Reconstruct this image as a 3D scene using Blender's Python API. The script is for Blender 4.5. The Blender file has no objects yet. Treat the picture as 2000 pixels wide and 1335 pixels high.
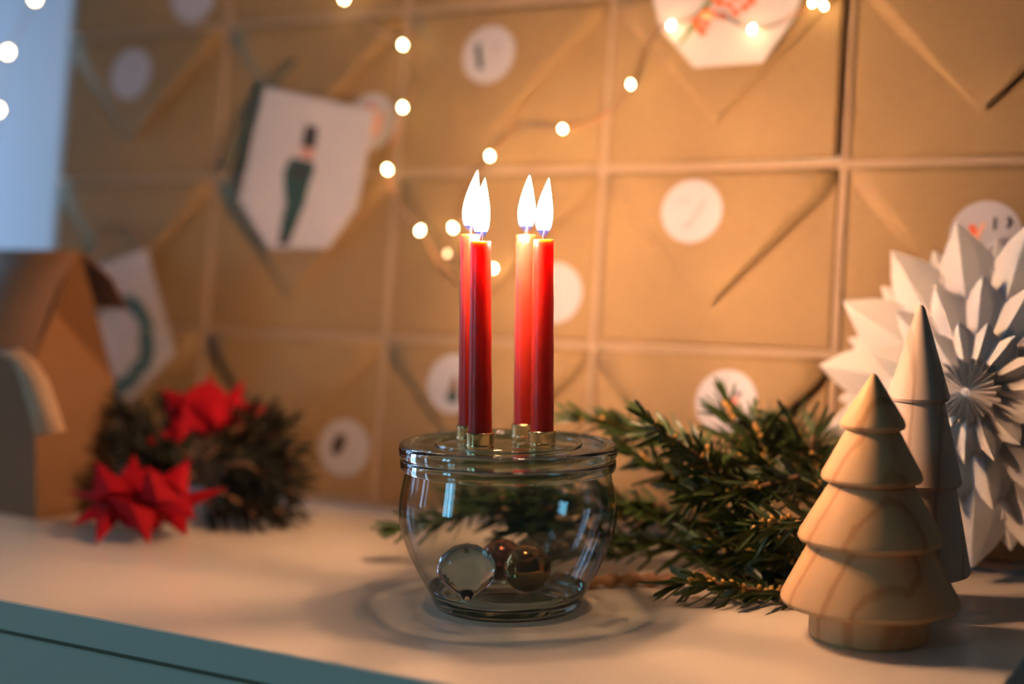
import bpy, math, random
from mathutils import Vector, Matrix
R_ = math.radians
rng = random.Random(7)
sc = bpy.context.scene
COL = sc.collection

# ---------------------------------------------------------------- camera
CAM = Vector((0.3579, -0.6077, 0.1780))
YAW, PITCH, ROLL, FPX = 0.5299, 0.0646, 0.0056, 2784.5
FWD = Vector((-math.sin(YAW)*math.cos(PITCH), math.cos(YAW)*math.cos(PITCH), -math.sin(PITCH)))
RT0 = FWD.cross(Vector((0, 0, 1))).normalized()
UP0 = RT0.cross(FWD)
RT = RT0*math.cos(ROLL) + UP0*math.sin(ROLL)
UP = -RT0*math.sin(ROLL) + UP0*math.cos(ROLL)
cd = bpy.data.cameras.new('camera')
cd.sensor_width = 36.0
cd.lens = FPX*36.0/2000.0
cd.clip_start = 0.01
cd.dof.use_dof = True
cd.dof.focus_distance = 0.688
cd.dof.aperture_fstop = 2.4
cam = bpy.data.objects.new('camera', cd)
COL.objects.link(cam)
cam.matrix_world = Matrix(((RT.x, UP.x, -FWD.x, CAM.x), (RT.y, UP.y, -FWD.y, CAM.y), (RT.z, UP.z, -FWD.z, CAM.z), (0, 0, 0, 1)))
sc.camera = cam

# ---------------------------------------------------------------- world, daylight, exposure
w = bpy.data.worlds.new('world'); sc.world = w
w.use_nodes = True
w.node_tree.nodes['Background'].inputs[0].default_value = (0.30, 0.44, 0.55, 1)
w.node_tree.nodes['Background'].inputs[1].default_value = 0.05
def area(name, loc, sy, sz, power, col):
    l = bpy.data.lights.new(name, 'AREA'); l.shape = 'RECTANGLE'; l.size = sy; l.size_y = sz
    l.energy = power; l.color = col
    o = bpy.data.objects.new(name, l); COL.objects.link(o)
    o.location = loc
    o.rotation_euler = (R_(90), 0, R_(-90))      # faces +x, into the room
    return o
DAY = (0.36, 0.60, 1.0)
area('daylight_window', (-1.06, 0.125, 0.27), 0.31, 0.48, 3.2, DAY)
area('daylight_window', (-1.06, -1.50, 0.27), 0.56, 0.48, 13.5, (0.21, 0.66, 1.0))
area('daylight_window', (-1.06, -0.36, 0.27), 0.13, 0.48, 1.6, DAY)
sc.view_settings.view_transform = 'Standard'
sc.view_settings.look = 'None'
sc.view_settings.exposure = 0.0
sc.view_settings.gamma = 1.0
sc.view_settings.use_curve_mapping = False
sc.cycles.max_bounces = 10
sc.cycles.transparent_max_bounces = 40
sc.cycles.transmission_bounces = 10
sc.cycles.sample_clamp_indirect = 4.0
sc.cycles.blur_glossy = 0.5

# ---------------------------------------------------------------- points
def px(u, v, d):
    """point seen at (u, v) of the photo, d metres along the view axis"""
    return CAM + RT*((u-1000)/FPX*d) + UP*((667.5-v)/FPX*d) + FWD*d
GR = Vector((RT0.x, RT0.y, 0)).normalized()      # right and forward on the table
GF = Vector((-GR.y, GR.x, 0))
def onz(u, v, z=0.0):
    d = RT*(u-1000) + UP*(667.5-v) + FWD*FPX
    return CAM + d*((z-CAM.z)/d.z)
PA, PL = 0.0717, 0.1338                           # yaw and lean of the envelope board
PO = Vector((-0.520, 0.1516, 0.0045))
EX = Vector((math.cos(PA), math.sin(PA), 0))
N0 = Vector((-math.sin(PA), math.cos(PA), 0))
EZ = N0*math.sin(PL) + Vector((0, 0, math.cos(PL)))
EN = -N0*math.cos(PL) + Vector((0, 0, math.sin(PL)))
CW, RH = 0.1551, 0.114
def panel_m(u, v, n):
    o = PO + EX*u + EZ*v + EN*n
    return Matrix(((EX.x, EZ.x, EN.x, o.x), (EX.y, EZ.y, EN.y, o.y), (EX.z, EZ.z, EN.z, o.z), (0, 0, 0, 1)))
def pan(u, v, n=0.0):
    """photo pixel to board coordinates (right, up) on the plane n in front of the board"""
    d = RT*(u-1000) + UP*(667.5-v) + FWD*FPX
    o = PO + EN*n
    P = CAM + d*((o-CAM).dot(EN)/d.dot(EN)) - o
    return P.dot(EX), P.dot(EZ)
def panw(u, v, n=0.0):
    a, b = pan(u, v, n)
    return PO + EX*a + EZ*b + EN*n

# ---------------------------------------------------------------- mesh helpers
class MB:
    def __init__(s): s.v = []; s.f = []
    def add(s, vs, fs):
        k = len(s.v); s.v += [Vector(p) for p in vs]; s.f += [tuple(i+k for i in f) for f in fs]; return s
    def box(s, a, b):
        (x0, y0, z0), (x1, y1, z1) = a, b
        return s.add([(x0,y0,z0),(x1,y0,z0),(x1,y1,z0),(x0,y1,z0),(x0,y0,z1),(x1,y0,z1),(x1,y1,z1),(x0,y1,z1)],
                     [(3,2,1,0),(4,5,6,7),(0,1,5,4),(1,2,6,5),(2,3,7,6),(3,0,4,7)])
    def bevbox(s, a, b, r):
        """box with chamfered edges"""
        a = Vector(a); b = Vector(b); c = (a+b)/2; h = (b-a)/2
        import itertools
        vs = []; idx = {}
        for sx, sy, sz in itertools.product((-1, 1), repeat=3):
            for ax in range(3):
                p = [sx*(h.x-r), sy*(h.y-r), sz*(h.z-r)]
                p[ax] += (sx, sy, sz)[ax]*r
                idx[(sx, sy, sz, ax)] = len(vs); vs.append(c+Vector(p))
        fs = []
        for ax in range(3):
            o1, o2 = [k for k in range(3) if k != ax]
            for sg in (-1, 1):
                q = []
                for t1, t2 in ((-1,-1),(1,-1),(1,1),(-1,1)):
                    k = [0,0,0]; k[ax] = sg; k[o1] = t1; k[o2] = t2
                    q.append(idx[(*k, ax)])
                fs.append(tuple(q))
        for ax in range(3):
            o1, o2 = [k for k in range(3) if k != ax]
            for s1, s2 in itertools.product((-1, 1), repeat=2):
                k0 = [0,0,0]; k0[o1] = s1; k0[o2] = s2
                ka = list(k0); ka[ax] = -1; kb = list(k0); kb[ax] = 1
                fs.append((idx[(*ka,o1)], idx[(*kb,o1)], idx[(*kb,o2)], idx[(*ka,o2)]))
        for sx, sy, sz in itertools.product((-1, 1), repeat=3):
            fs.append(tuple(idx[(sx,sy,sz,a_)] for a_ in range(3)))
        return s.add(vs, fs)
    def lathe(s, prof, n=48, m=None):
        """profile of (r, z), open; r = 0 closes a pole"""
        rows = []
        vs = []; fs = []
        for r, z in prof:
            if r < 1e-7: rows.append([len(vs)]); vs.append(Vector((0, 0, z)))
            else:
                rows.append(list(range(len(vs), len(vs)+n)))
                vs += [Vector((r*math.cos(2*math.pi*i/n), r*math.sin(2*math.pi*i/n), z)) for i in range(n)]
        for a, b in zip(rows, rows[1:]):
            for i in range(n):
                j = (i+1) % n
                if len(a) == 1 and len(b) == 1: continue
                if len(a) == 1: fs.append((a[0], b[j], b[i]))
                elif len(b) == 1: fs.append((a[i], a[j], b[0]))
                else: fs.append((a[i], a[j], b[j], b[i]))
        if m is not None: vs = [m @ p for p in vs]
        return s.add(vs, fs)
    def tube(s, pts, rad, n=8, cap=True):
        pts = [Vector(p) for p in pts]
        if not hasattr(rad, '__len__'): rad = [rad]*len(pts)
        vs = []; fs = []; u = None
        for i, p in enumerate(pts):
            t = (pts[min(i+1, len(pts)-1)] - pts[max(i-1, 0)]).normalized()
            if u is None: u = t.orthogonal().normalized()
            u = (u - t*u.dot(t)).normalized(); w_ = t.cross(u)
            vs += [p + (u*math.cos(2*math.pi*k/n) + w_*math.sin(2*math.pi*k/n))*rad[i] for k in range(n)]
        for i in range(len(pts)-1):
            for k in range(n):
                j = (k+1) % n
                fs.append((i*n+k, i*n+j, (i+1)*n+j, (i+1)*n+k))
        if cap:
            fs.append(tuple(range(n-1, -1, -1))); e = (len(pts)-1)*n; fs.append(tuple(range(e, e+n)))
        return s.add(vs, fs)
    def slab(s, poly, z0, z1):
        """2D outline (counter-clockwise) extruded from z0 to z1"""
        n = len(poly)
        vs = [(x, y, z0) for x, y in poly] + [(x, y, z1) for x, y in poly]
        return s.add(vs, [tuple(range(n-1, -1, -1)), tuple(range(n, 2*n))] + [(i, (i+1) % n, n+(i+1) % n, n+i) for i in range(n)])
    def sheet(s, rows):
        """grid of points -> quads"""
        nr, nc = len(rows), len(rows[0])
        return s.add([p for r in rows for p in r], [(i*nc+j, i*nc+j+1, (i+1)*nc+j+1, (i+1)*nc+j) for i in range(nr-1) for j in range(nc-1)])
    def build(s, name, mat, parent=None, smooth=False, solid=0.0, angle=None):
        me = bpy.data.meshes.new(name)
        me.from_pydata([tuple(p) for p in s.v], [], s.f)
        me.materials.append(mat)
        if smooth:
            me.polygons.foreach_set('use_smooth', [True]*len(me.polygons))
            if angle is not None: me.set_sharp_from_angle(angle=R_(angle))
        me.update()
        o = bpy.data.objects.new(name, me); COL.objects.link(o)
        if parent is not None: o.parent = parent
        if solid:
            m = o.modifiers.new('thickness', 'SOLIDIFY'); m.thickness = solid; m.offset = 0
        return o

def empty(name, m):
    o = bpy.data.objects.new(name, None); COL.objects.link(o)
    o.empty_display_size = 0.02
    if isinstance(m, Matrix): o.matrix_world = m
    else: o.location = m
    return o
def tag(o, label, cat, group=None, kind=None):
    o['label'] = label; o['category'] = cat
    if group: o['group'] = group
    if kind: o['kind'] = kind
    return o
def struct(o): o['kind'] = 'structure'; return o
def smoothstep(t): t = max(0.0, min(1.0, t)); return t*t*(3-2*t)
def spline(pts, n):
    """Catmull-Rom through points"""
    pts = [Vector(p) for p in pts]; P = [pts[0]*2-pts[1]] + pts + [pts[-1]*2-pts[-2]]; out = []
    for i in range(1, len(P)-2):
        for k in range(n):
            t = k/n; a, b, c, d = P[i-1], P[i], P[i+1], P[i+2]
            out.append(0.5*((2*b)+(c-a)*t+(2*a-5*b+4*c-d)*t*t+(3*b-a-3*c+d)*t**3))
    out.append(pts[-1]); return out

# ---------------------------------------------------------------- materials
def new_mat(name):
    m = bpy.data.materials.new(name); m.use_nodes = True
    nt = m.node_tree; b = nt.nodes['Principled BSDF']
    return m, nt, b
def plain(name, col, rough=0.6, metal=0.0, spec=0.5, bump=0.0, scale=60.0, var=0.0, **kw):
    m, nt, b = new_mat(name)
    b.inputs['Base Color'].default_value = (*col, 1)
    b.inputs['Roughness'].default_value = rough
    b.inputs['Metallic'].default_value = metal
    b.inputs['Specular IOR Level'].default_value = spec
    if bump or var:
        tc = nt.nodes.new('ShaderNodeTexCoord')
        nz = nt.nodes.new('ShaderNodeTexNoise'); nz.inputs['Scale'].default_value = scale; nz.inputs['Detail'].default_value = 6
        nt.links.new(tc.outputs['Object'], nz.inputs['Vector'])
        if var:
            mx = nt.nodes.new('ShaderNodeMix'); mx.data_type = 'RGBA'
            mx.inputs[6].default_value = (*[c*(1-var) for c in col], 1)
            mx.inputs[7].default_value = (*[min(1, c*(1+var)) for c in col], 1)
            nt.links.new(nz.outputs['Fac'], mx.inputs[0]); nt.links.new(mx.outputs[2], b.inputs['Base Color'])
        if bump:
            bp = nt.nodes.new('ShaderNodeBump'); bp.inputs['Strength'].default_value = bump; bp.inputs['Distance'].default_value = 0.0004
            nt.links.new(nz.outputs['Fac'], bp.inputs['Height']); nt.links.new(bp.outputs['Normal'], b.inputs['Normal'])
    return m
def kraft(name, col):
    m, nt, b = new_mat(name)
    tc = nt.nodes.new('ShaderNodeTexCoord')
    mp = nt.nodes.new('ShaderNodeMapping'); mp.inputs['Scale'].default_value = (120, 900, 300)
    nz = nt.nodes.new('ShaderNodeTexNoise'); nz.inputs['Scale'].default_value = 1.0; nz.inputs['Detail'].default_value = 5
    big = nt.nodes.new('ShaderNodeTexNoise'); big.inputs['Scale'].default_value = 16; big.inputs['Detail'].default_value = 3
    ad = nt.nodes.new('ShaderNodeMath'); ad.operation = 'ADD'
    mu = nt.nodes.new('ShaderNodeMath'); mu.operation = 'MULTIPLY'; mu.inputs[1].default_value = 0.5
    cr = nt.nodes.new('ShaderNodeValToRGB')
    cr.color_ramp.elements[0].position = 0.3; cr.color_ramp.elements[0].color = (*[c*0.86 for c in col], 1)
    cr.color_ramp.elements[1].position = 0.7; cr.color_ramp.elements[1].color = (*[min(1, c*1.12) for c in col], 1)
    L = nt.links.new
    L(tc.outputs['Object'], mp.inputs[0]); L(mp.outputs[0], nz.inputs['Vector']); L(tc.outputs['Object'], big.inputs['Vector'])
    L(nz.outputs['Fac'], ad.inputs[0]); L(big.outputs['Fac'], ad.inputs[1]); L(ad.outputs[0], mu.inputs[0])
    L(mu.outputs[0], cr.inputs[0]); L(cr.outputs[0], b.inputs['Base Color'])
    bp = nt.nodes.new('ShaderNodeBump'); bp.inputs['Strength'].default_value = 0.15; bp.inputs['Distance'].default_value = 0.0003
    L(nz.outputs['Fac'], bp.inputs['Height']); L(bp.outputs['Normal'], b.inputs['Normal'])
    b.inputs['Roughness'].default_value = 0.75; b.inputs['Specular IOR Level'].default_value = 0.3
    return m
def wood(name, c0, c1, dark):
    m, nt, b = new_mat(name); L = nt.links.new
    tc = nt.nodes.new('ShaderNodeTexCoord')
    mp = nt.nodes.new('ShaderNodeMapping'); mp.inputs['Scale'].default_value = (1, 1, 0.14); mp.inputs['Rotation'].default_value = (0.35, 0.25, 0.4)
    mp.inputs['Location'].default_value = (0.055, 0.03, 0.0)
    wv = nt.nodes.new('ShaderNodeTexWave'); wv.wave_type = 'RINGS'; wv.inputs['Scale'].default_value = 22; wv.inputs['Distortion'].default_value = 2.2
    wv.inputs['Detail'].default_value = 3; wv.inputs['Detail Scale'].default_value = 3
    nz = nt.nodes.new('ShaderNodeTexNoise'); nz.inputs['Scale'].default_value = 45; nz.inputs['Detail'].default_value = 6
    cr = nt.nodes.new('ShaderNodeValToRGB')
    cr.color_ramp.elements[0].color = (*c0, 1); cr.color_ramp.elements[1].color = (*c1, 1); cr.color_ramp.elements[1].position = 0.9
    e = cr.color_ramp.elements.new(0.99); e.color = (*dark, 1)
    mx = nt.nodes.new('ShaderNodeMix'); mx.data_type = 'RGBA'; mx.blend_type = 'MULTIPLY'; mx.inputs[0].default_value = 0.25
    L(tc.outputs['Object'], mp.inputs[0]); L(mp.outputs[0], wv.inputs['Vector']); L(mp.outputs[0], nz.inputs['Vector'])
    L(wv.outputs['Fac'], cr.inputs[0]); L(cr.outputs[0], mx.inputs[6]); L(nz.outputs['Fac'], mx.inputs[7]); L(mx.outputs[2], b.inputs['Base Color'])
    b.inputs['Roughness'].default_value = 0.65; b.inputs['Specular IOR Level'].default_value = 0.25
    bp = nt.nodes.new('ShaderNodeBump'); bp.inputs['Strength'].default_value = 0.12; bp.inputs['Distance'].default_value = 0.0005
    L(nz.outputs['Fac'], bp.inputs['Height']); L(bp.outputs['Normal'], b.inputs['Normal'])
    return m
def emission(name, col, strength):
    m = bpy.data.materials.new(name); m.use_nodes = True; nt = m.node_tree; nt.nodes.clear()
    e = nt.nodes.new('ShaderNodeEmission'); e.inputs[0].default_value = (*col, 1); e.inputs[1].default_value = strength
    o = nt.nodes.new('ShaderNodeOutputMaterial'); nt.links.new(e.outputs[0], o.inputs[0]); return m
def thin_glass(name, tint, edge, rough=0.015, ior=1.5, power=2.6, gain=1.0):
    """blown glass wall: lets light straight through, reflects by Fresnel, darkens where it is seen edge-on"""
    m = bpy.data.materials.new(name); m.use_nodes = True; nt = m.node_tree; nt.nodes.clear(); L = nt.links.new
    lw = nt.nodes.new('ShaderNodeLayerWeight'); lw.inputs['Blend'].default_value = 0.5
    pw = nt.nodes.new('ShaderNodeMath'); pw.operation = 'POWER'; pw.inputs[1].default_value = power
    mx = nt.nodes.new('ShaderNodeMix'); mx.data_type = 'RGBA'; mx.inputs[6].default_value = (*tint, 1); mx.inputs[7].default_value = (*edge, 1)
    tr = nt.nodes.new('ShaderNodeBsdfTransparent'); gl = nt.nodes.new('ShaderNodeBsdfGlossy'); gl.inputs['Roughness'].default_value = rough
    p5 = nt.nodes.new('ShaderNodeMath'); p5.operation = 'POWER'; p5.inputs[1].default_value = 5.0
    fr = nt.nodes.new('ShaderNodeMath'); fr.operation = 'MULTIPLY_ADD'; fr.inputs[1].default_value = 0.90; fr.inputs[2].default_value = 0.045
    L(lw.outputs['Facing'], p5.inputs[0]); L(p5.outputs[0], fr.inputs[0])
    fm = nt.nodes.new('ShaderNodeMath'); fm.operation = 'MULTIPLY'; fm.inputs[1].default_value = gain; fm.use_clamp = True
    ms = nt.nodes.new('ShaderNodeMixShader'); out = nt.nodes.new('ShaderNodeOutputMaterial')
    L(lw.outputs['Facing'], pw.inputs[0]); L(pw.outputs[0], mx.inputs[0]); L(mx.outputs[2], tr.inputs[0])
    L(fr.outputs[0], fm.inputs[0]); L(fm.outputs[0], ms.inputs[0]); L(tr.outputs[0], ms.inputs[1]); L(gl.outputs[0], ms.inputs[2]); L(ms.outputs[0], out.inputs[0])
    return m
def solid_glass(name, col, ior=1.5, rough=0.02):
    m, nt, b = new_mat(name)
    b.inputs['Base Color'].default_value = (*col, 1); b.inputs['Transmission Weight'].default_value = 1.0
    b.inputs['IOR'].default_value = ior; b.inputs['Roughness'].default_value = rough
    return m

M = {}
M['wall'] = plain('wall_paint', (0.78, 0.79, 0.80), 0.85, bump=0.1, scale=120)
M['floor'] = plain('floor_boards', (0.22, 0.15, 0.10), 0.5, var=0.2, scale=8)
M['lacquer'] = plain('white_lacquer', (0.86, 0.73, 0.55), 0.20, spec=0.6, bump=0.02, scale=300)
M['window_frame'] = plain('window_paint', (0.75, 0.75, 0.75), 0.5)
M['kraft'] = kraft('kraft_paper', (0.30, 0.196, 0.088))
M['strip'] = kraft('pale_kraft_strip', (0.40, 0.285, 0.18))
M['board'] = plain('pale_board', (0.70, 0.68, 0.64), 0.8)
M['card'] = plain('white_card', (0.54, 0.50, 0.49), 0.75, bump=0.1, scale=400)
M['sticker'] = plain('white_sticker', (0.45, 0.43, 0.45), 0.6)
M['ink_dark'] = plain('ink_dark', (0.035, 0.035, 0.03), 0.7)
M['ink_green'] = plain('ink_green', (0.028, 0.065, 0.052), 0.7, var=0.5, scale=300)
M['ink_sage'] = plain('ink_sage', (0.28, 0.34, 0.30), 0.7)
M['ink_leaf'] = plain('ink_leaf', (0.10, 0.17, 0.035), 0.7)
M['ink_red'] = plain('ink_red', (0.75, 0.13, 0.04), 0.7)
M['ink_orange'] = plain('ink_orange', (0.80, 0.38, 0.22), 0.7)
M['ink_skin'] = plain('ink_skin', (0.55, 0.28, 0.20), 0.7)
M['ink_brown'] = plain('ink_brown', (0.17, 0.09, 0.05), 0.7)
M['ink_grey'] = plain('ink_grey', (0.38, 0.34, 0.34), 0.7)
M['ink_teal'] = plain('ink_teal', (0.06, 0.14, 0.14), 0.7, var=0.5, scale=200)
M['line_dark'] = plain('dark_line', (0.05, 0.09, 0.075), 0.8)
M['copper_wire'] = plain('copper_wire', (0.75, 0.36, 0.18), 0.35, metal=1.0)
M['bulb'] = emission('warm_bulb', (1.0, 0.66, 0.31), 68)
M['bulb_dim'] = emission('warm_bulb_hidden', (1.0, 0.62, 0.30), 6)
M['jar'] = thin_glass('clear_glass_wall', (0.965, 0.985, 0.975), (0.18, 0.26, 0.22), power=4.5)
M['jar_in'] = thin_glass('clear_glass_inside', (0.98, 0.99, 0.985), (0.60, 0.66, 0.62), power=8.0, gain=0.5)
M['lid'] = thin_glass('clear_glass_lid', (0.96, 0.985, 0.97), (0.70, 0.78, 0.70), power=3.0)
M['rim'] = solid_glass('green_tinted_glass', (0.83, 0.92, 0.84))
M['bauble'] = solid_glass('bauble_glass', (0.98, 0.98, 0.98), 1.28, 0.01)
M['gold'] = plain('antique_gold', (0.26, 0.155, 0.05), 0.12, metal=1.0, var=0.25, scale=90)
M['copper'] = plain('dark_copper', (0.30, 0.11, 0.06), 0.10, metal=1.0)
M['brass'] = plain('brass', (0.86, 0.62, 0.30), 0.2, metal=1.0)
M['wick'] = plain('burnt_wick', (0.03, 0.02, 0.02), 0.9)
M['red_paper'] = plain('red_paper', (0.36, 0.004, 0.010), 0.7, spec=0.12, bump=0.1, scale=300)
M['white_paper'] = plain('white_paper', (0.90, 0.84, 0.75), 0.7, bump=0.08, scale=250)
def translucent(m, col, f):
    nt = m.node_tree; b = nt.nodes['Principled BSDF']; t = nt.nodes.new('ShaderNodeBsdfTranslucent'); t.inputs[0].default_value = (*col, 1)
    x = nt.nodes.new('ShaderNodeMixShader'); x.inputs[0].default_value = f; o = nt.nodes['Material Output']
    nt.links.new(b.outputs[0], x.inputs[1]); nt.links.new(t.outputs[0], x.inputs[2]); nt.links.new(x.outputs[0], o.inputs[0])
translucent(M['white_paper'], (0.92, 0.82, 0.68), 0.28)
M['bag'] = kraft('brown_bag_paper', (0.26, 0.13, 0.055))
M['bag_tag'] = kraft('light_kraft_tag', (0.58, 0.36, 0.20))
M['wood'] = wood('turned_wood', (0.78, 0.46, 0.20), (0.74, 0.42, 0.175), (0.60, 0.30, 0.11))
M['wood_grey'] = wood('pale_turned_wood', (0.70, 0.53, 0.38), (0.66, 0.49, 0.34), (0.52, 0.36, 0.24))
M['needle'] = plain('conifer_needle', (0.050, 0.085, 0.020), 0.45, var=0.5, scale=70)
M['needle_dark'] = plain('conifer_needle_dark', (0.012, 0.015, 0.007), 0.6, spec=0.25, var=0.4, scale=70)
M['bark'] = plain('twig_bark', (0.20, 0.10, 0.05), 0.8, var=0.3, scale=200, bump=0.4)
M['bud'] = plain('yellow_bud', (0.62, 0.34, 0.07), 0.5)
# red wax: light sinks in under the flame
def wax():
    m, nt, b = new_mat('red_wax')
    b.inputs['Base Color'].default_value = (0.52, 0.04, 0.02, 1)
    b.inputs['Roughness'].default_value = 0.32
    b.inputs['Subsurface Weight'].default_value = 1.0
    b.inputs['Subsurface Radius'].default_value = (1.0, 0.36, 0.11)
    b.inputs['Subsurface Scale'].default_value = 0.018
    b.inputs['Specular IOR Level'].default_value = 0.3
    return m
M['wax'] = wax()
def flame_mat():
    m = bpy.data.materials.new('candle_flame'); m.use_nodes = True; nt = m.node_tree; nt.nodes.clear(); L = nt.links.new
    tc = nt.nodes.new('ShaderNodeTexCoord'); sp = nt.nodes.new('ShaderNodeSeparateXYZ')
    mr = nt.nodes.new('ShaderNodeMapRange'); mr.inputs[1].default_value = 0.0; mr.inputs[2].default_value = 0.030
    cc = nt.nodes.new('ShaderNodeValToRGB'); e = cc.color_ramp.elements
    e[0].position = 0.13; e[0].color = (0.10, 0.22, 1.0, 1); e[1].position = 0.31; e[1].color = (1.0, 0.55, 0.28, 1)
    cs = nt.nodes.new('ShaderNodeValToRGB'); e = cs.color_ramp.elements
    e[0].position = 0.12; e[0].color = (0.0012, 0.0012, 0.0012, 1); e[1].position = 0.38; e[1].color = (1, 1, 1, 1)
    mu = nt.nodes.new('ShaderNodeMath'); mu.operation = 'MULTIPLY'; mu.inputs[1].default_value = 1000
    em = nt.nodes.new('ShaderNodeEmission'); tr = nt.nodes.new('ShaderNodeBsdfTransparent')
    lw = nt.nodes.new('ShaderNodeLayerWeight'); lw.inputs['Blend'].default_value = 0.5
    pw = nt.nodes.new('ShaderNodeMath'); pw.operation = 'POWER'; pw.inputs[1].default_value = 2.6
    inv = nt.nodes.new('ShaderNodeMath'); inv.operation = 'SUBTRACT'; inv.inputs[0].default_value = 1.0
    ca = nt.nodes.new('ShaderNodeValToRGB'); e = ca.color_ramp.elements
    e[0].position = 0.02; e[0].color = (0.12, 0.12, 0.12, 1); e[1].position = 0.36; e[1].color = (1, 1, 1, 1)
    al = nt.nodes.new('ShaderNodeMath'); al.operation = 'MULTIPLY'
    ms = nt.nodes.new('ShaderNodeMixShader'); out = nt.nodes.new('ShaderNodeOutputMaterial')
    L(tc.outputs['Object'], sp.inputs[0]); L(sp.outputs['Z'], mr.inputs[0]); L(mr.outputs[0], cc.inputs[0]); L(mr.outputs[0], cs.inputs[0]); L(mr.outputs[0], ca.inputs[0])
    L(cc.outputs[0], em.inputs[0]); L(cs.outputs[0], mu.inputs[0]); L(mu.outputs[0], em.inputs[1])
    L(lw.outputs['Facing'], pw.inputs[0]); L(pw.outputs[0], inv.inputs[1]); L(inv.outputs[0], al.inputs[0]); L(ca.outputs[0], al.inputs[1])
    L(al.outputs[0], ms.inputs[0]); L(tr.outputs[0], ms.inputs[1]); L(em.outputs[0], ms.inputs[2]); L(ms.outputs[0], out.inputs[0])
    return m
M['flame'] = flame_mat(); M['flame'].cycles.emission_sampling = 'FRONT_BACK'

# ================================================================ the room
WALL_Y, WALL_X, FLOOR_Z = 0.315, -1.00, -0.86
struct(MB().box((WALL_X-0.1, WALL_Y, FLOOR_Z), (1.6, WALL_Y+0.1, 1.7)).build('wall_back', M['wall']))
struct(MB().box((WALL_X-0.1, -2.6, FLOOR_Z-0.05), (1.6, WALL_Y+0.1, FLOOR_Z)).build('floor', M['floor']))
WIN = ((-0.05, 0.30), (-1.80, -1.20), (-0.44, -0.28)); WZ0, WZ1 = 0.01, 0.53
wl = MB()
wl.box((WALL_X-0.1, -2.6, FLOOR_Z), (WALL_X, WALL_Y, WZ0)).box((WALL_X-0.1, -2.6, WZ1), (WALL_X, WALL_Y, 1.7))
ys = [-2.6, WIN[1][0], WIN[1][1], WIN[2][0], WIN[2][1], WIN[0][0], WIN[0][1], WALL_Y]
for a, b in ((0, 1), (2, 3), (4, 5), (6, 7)): wl.box((WALL_X-0.1, ys[a], WZ0), (WALL_X, ys[b], WZ1))
struct(wl.build('wall_left', M['wall']))
for k, (y0, y1) in enumerate(WIN):
    fr = struct(MB().box((-1.05, y0, WZ0), (-1.01, y0+0.04, WZ1)).box((-1.05, y1-0.04, WZ0), (-1.01, y1, WZ1))
        .box((-1.05, y0, WZ0), (-1.01, y1, WZ0+0.04)).box((-1.05, y0, WZ1-0.04), (-1.01, y1, WZ1))
        .box((-1.045, (y0+y1)/2-0.01, WZ0), (-1.012, (y0+y1)/2+0.01, WZ1 if y1-y0 > 0.2 else WZ0+0.05)).build('window_%d' % (k+1), M['window_frame']))

# ---------------------------------------------------------------- cabinet
CX1, CYF = 0.2415, -0.1247
cab = empty('cabinet', (0, 0, FLOOR_Z))
def cpart(mb, name, mat, **k):
    for i in range(len(mb.v)): mb.v[i] = mb.v[i] - Vector((0, 0, FLOOR_Z))
    return mb.build(name, mat, cab, **k)
cpart(MB().bevbox((-0.99, CYF, -0.0155), (CX1, WALL_Y-0.002, 0), 0.0008), 'top', M['lacquer'])
cpart(MB().box((-0.985, CYF+0.022, FLOOR_Z+0.06), (CX1-0.004, WALL_Y-0.004, -0.0155)), 'body', M['lacquer'])
for k in range(2):
    x0 = -0.988 + k*0.614
    cpart(MB().bevbox((x0, CYF+0.003, -0.27), (x0+0.611, CYF+0.022, -0.0185), 0.0008), 'drawer_front', M['lacquer'])
    cpart(MB().bevbox((x0, CYF+0.003, FLOOR_Z+0.07), (x0+0.611, CYF+0.022, -0.2735), 0.0008), 'door', M['lacquer'])
for x in (-0.97, CX1-0.06):
    for y in (CYF+0.04, WALL_Y-0.06):
        cpart(MB().box((x, y, FLOOR_Z), (x+0.04, y+0.04, FLOOR_Z+0.06)), 'foot', M['lacquer'])
tag(cab, 'white lacquered cabinet with smooth top that everything stands on', 'cabinet')

# ---------------------------------------------------------------- board with strips, leaning on the wall
NC, NR = 5, 4
bd = empty('envelope_board', panel_m(0, 0, 0))
MB().box((-0.004, 0.0, -0.011), (NC*CW+0.002, NR*RH+0.004, -0.006)).build('backing', M['board'], bd)
for j in range(NR+1):
    MB().bevbox((0.014, j*RH-0.0023 if j else -0.002, -0.006), (NC*CW+0.002, j*RH+0.0023, -0.0015), 0.0008).build('strip', M['strip'], bd)
for i in range(1, NC+1):
    MB().bevbox((i*CW-0.0023, 0.002, -0.006), (i*CW+0.0023, NR*RH, -0.0022), 0.0008).build('strip', M['strip'], bd)
tag(bd, 'pale board with kraft strips leaning on the wall, holding the brown envelopes', 'board')

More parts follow.
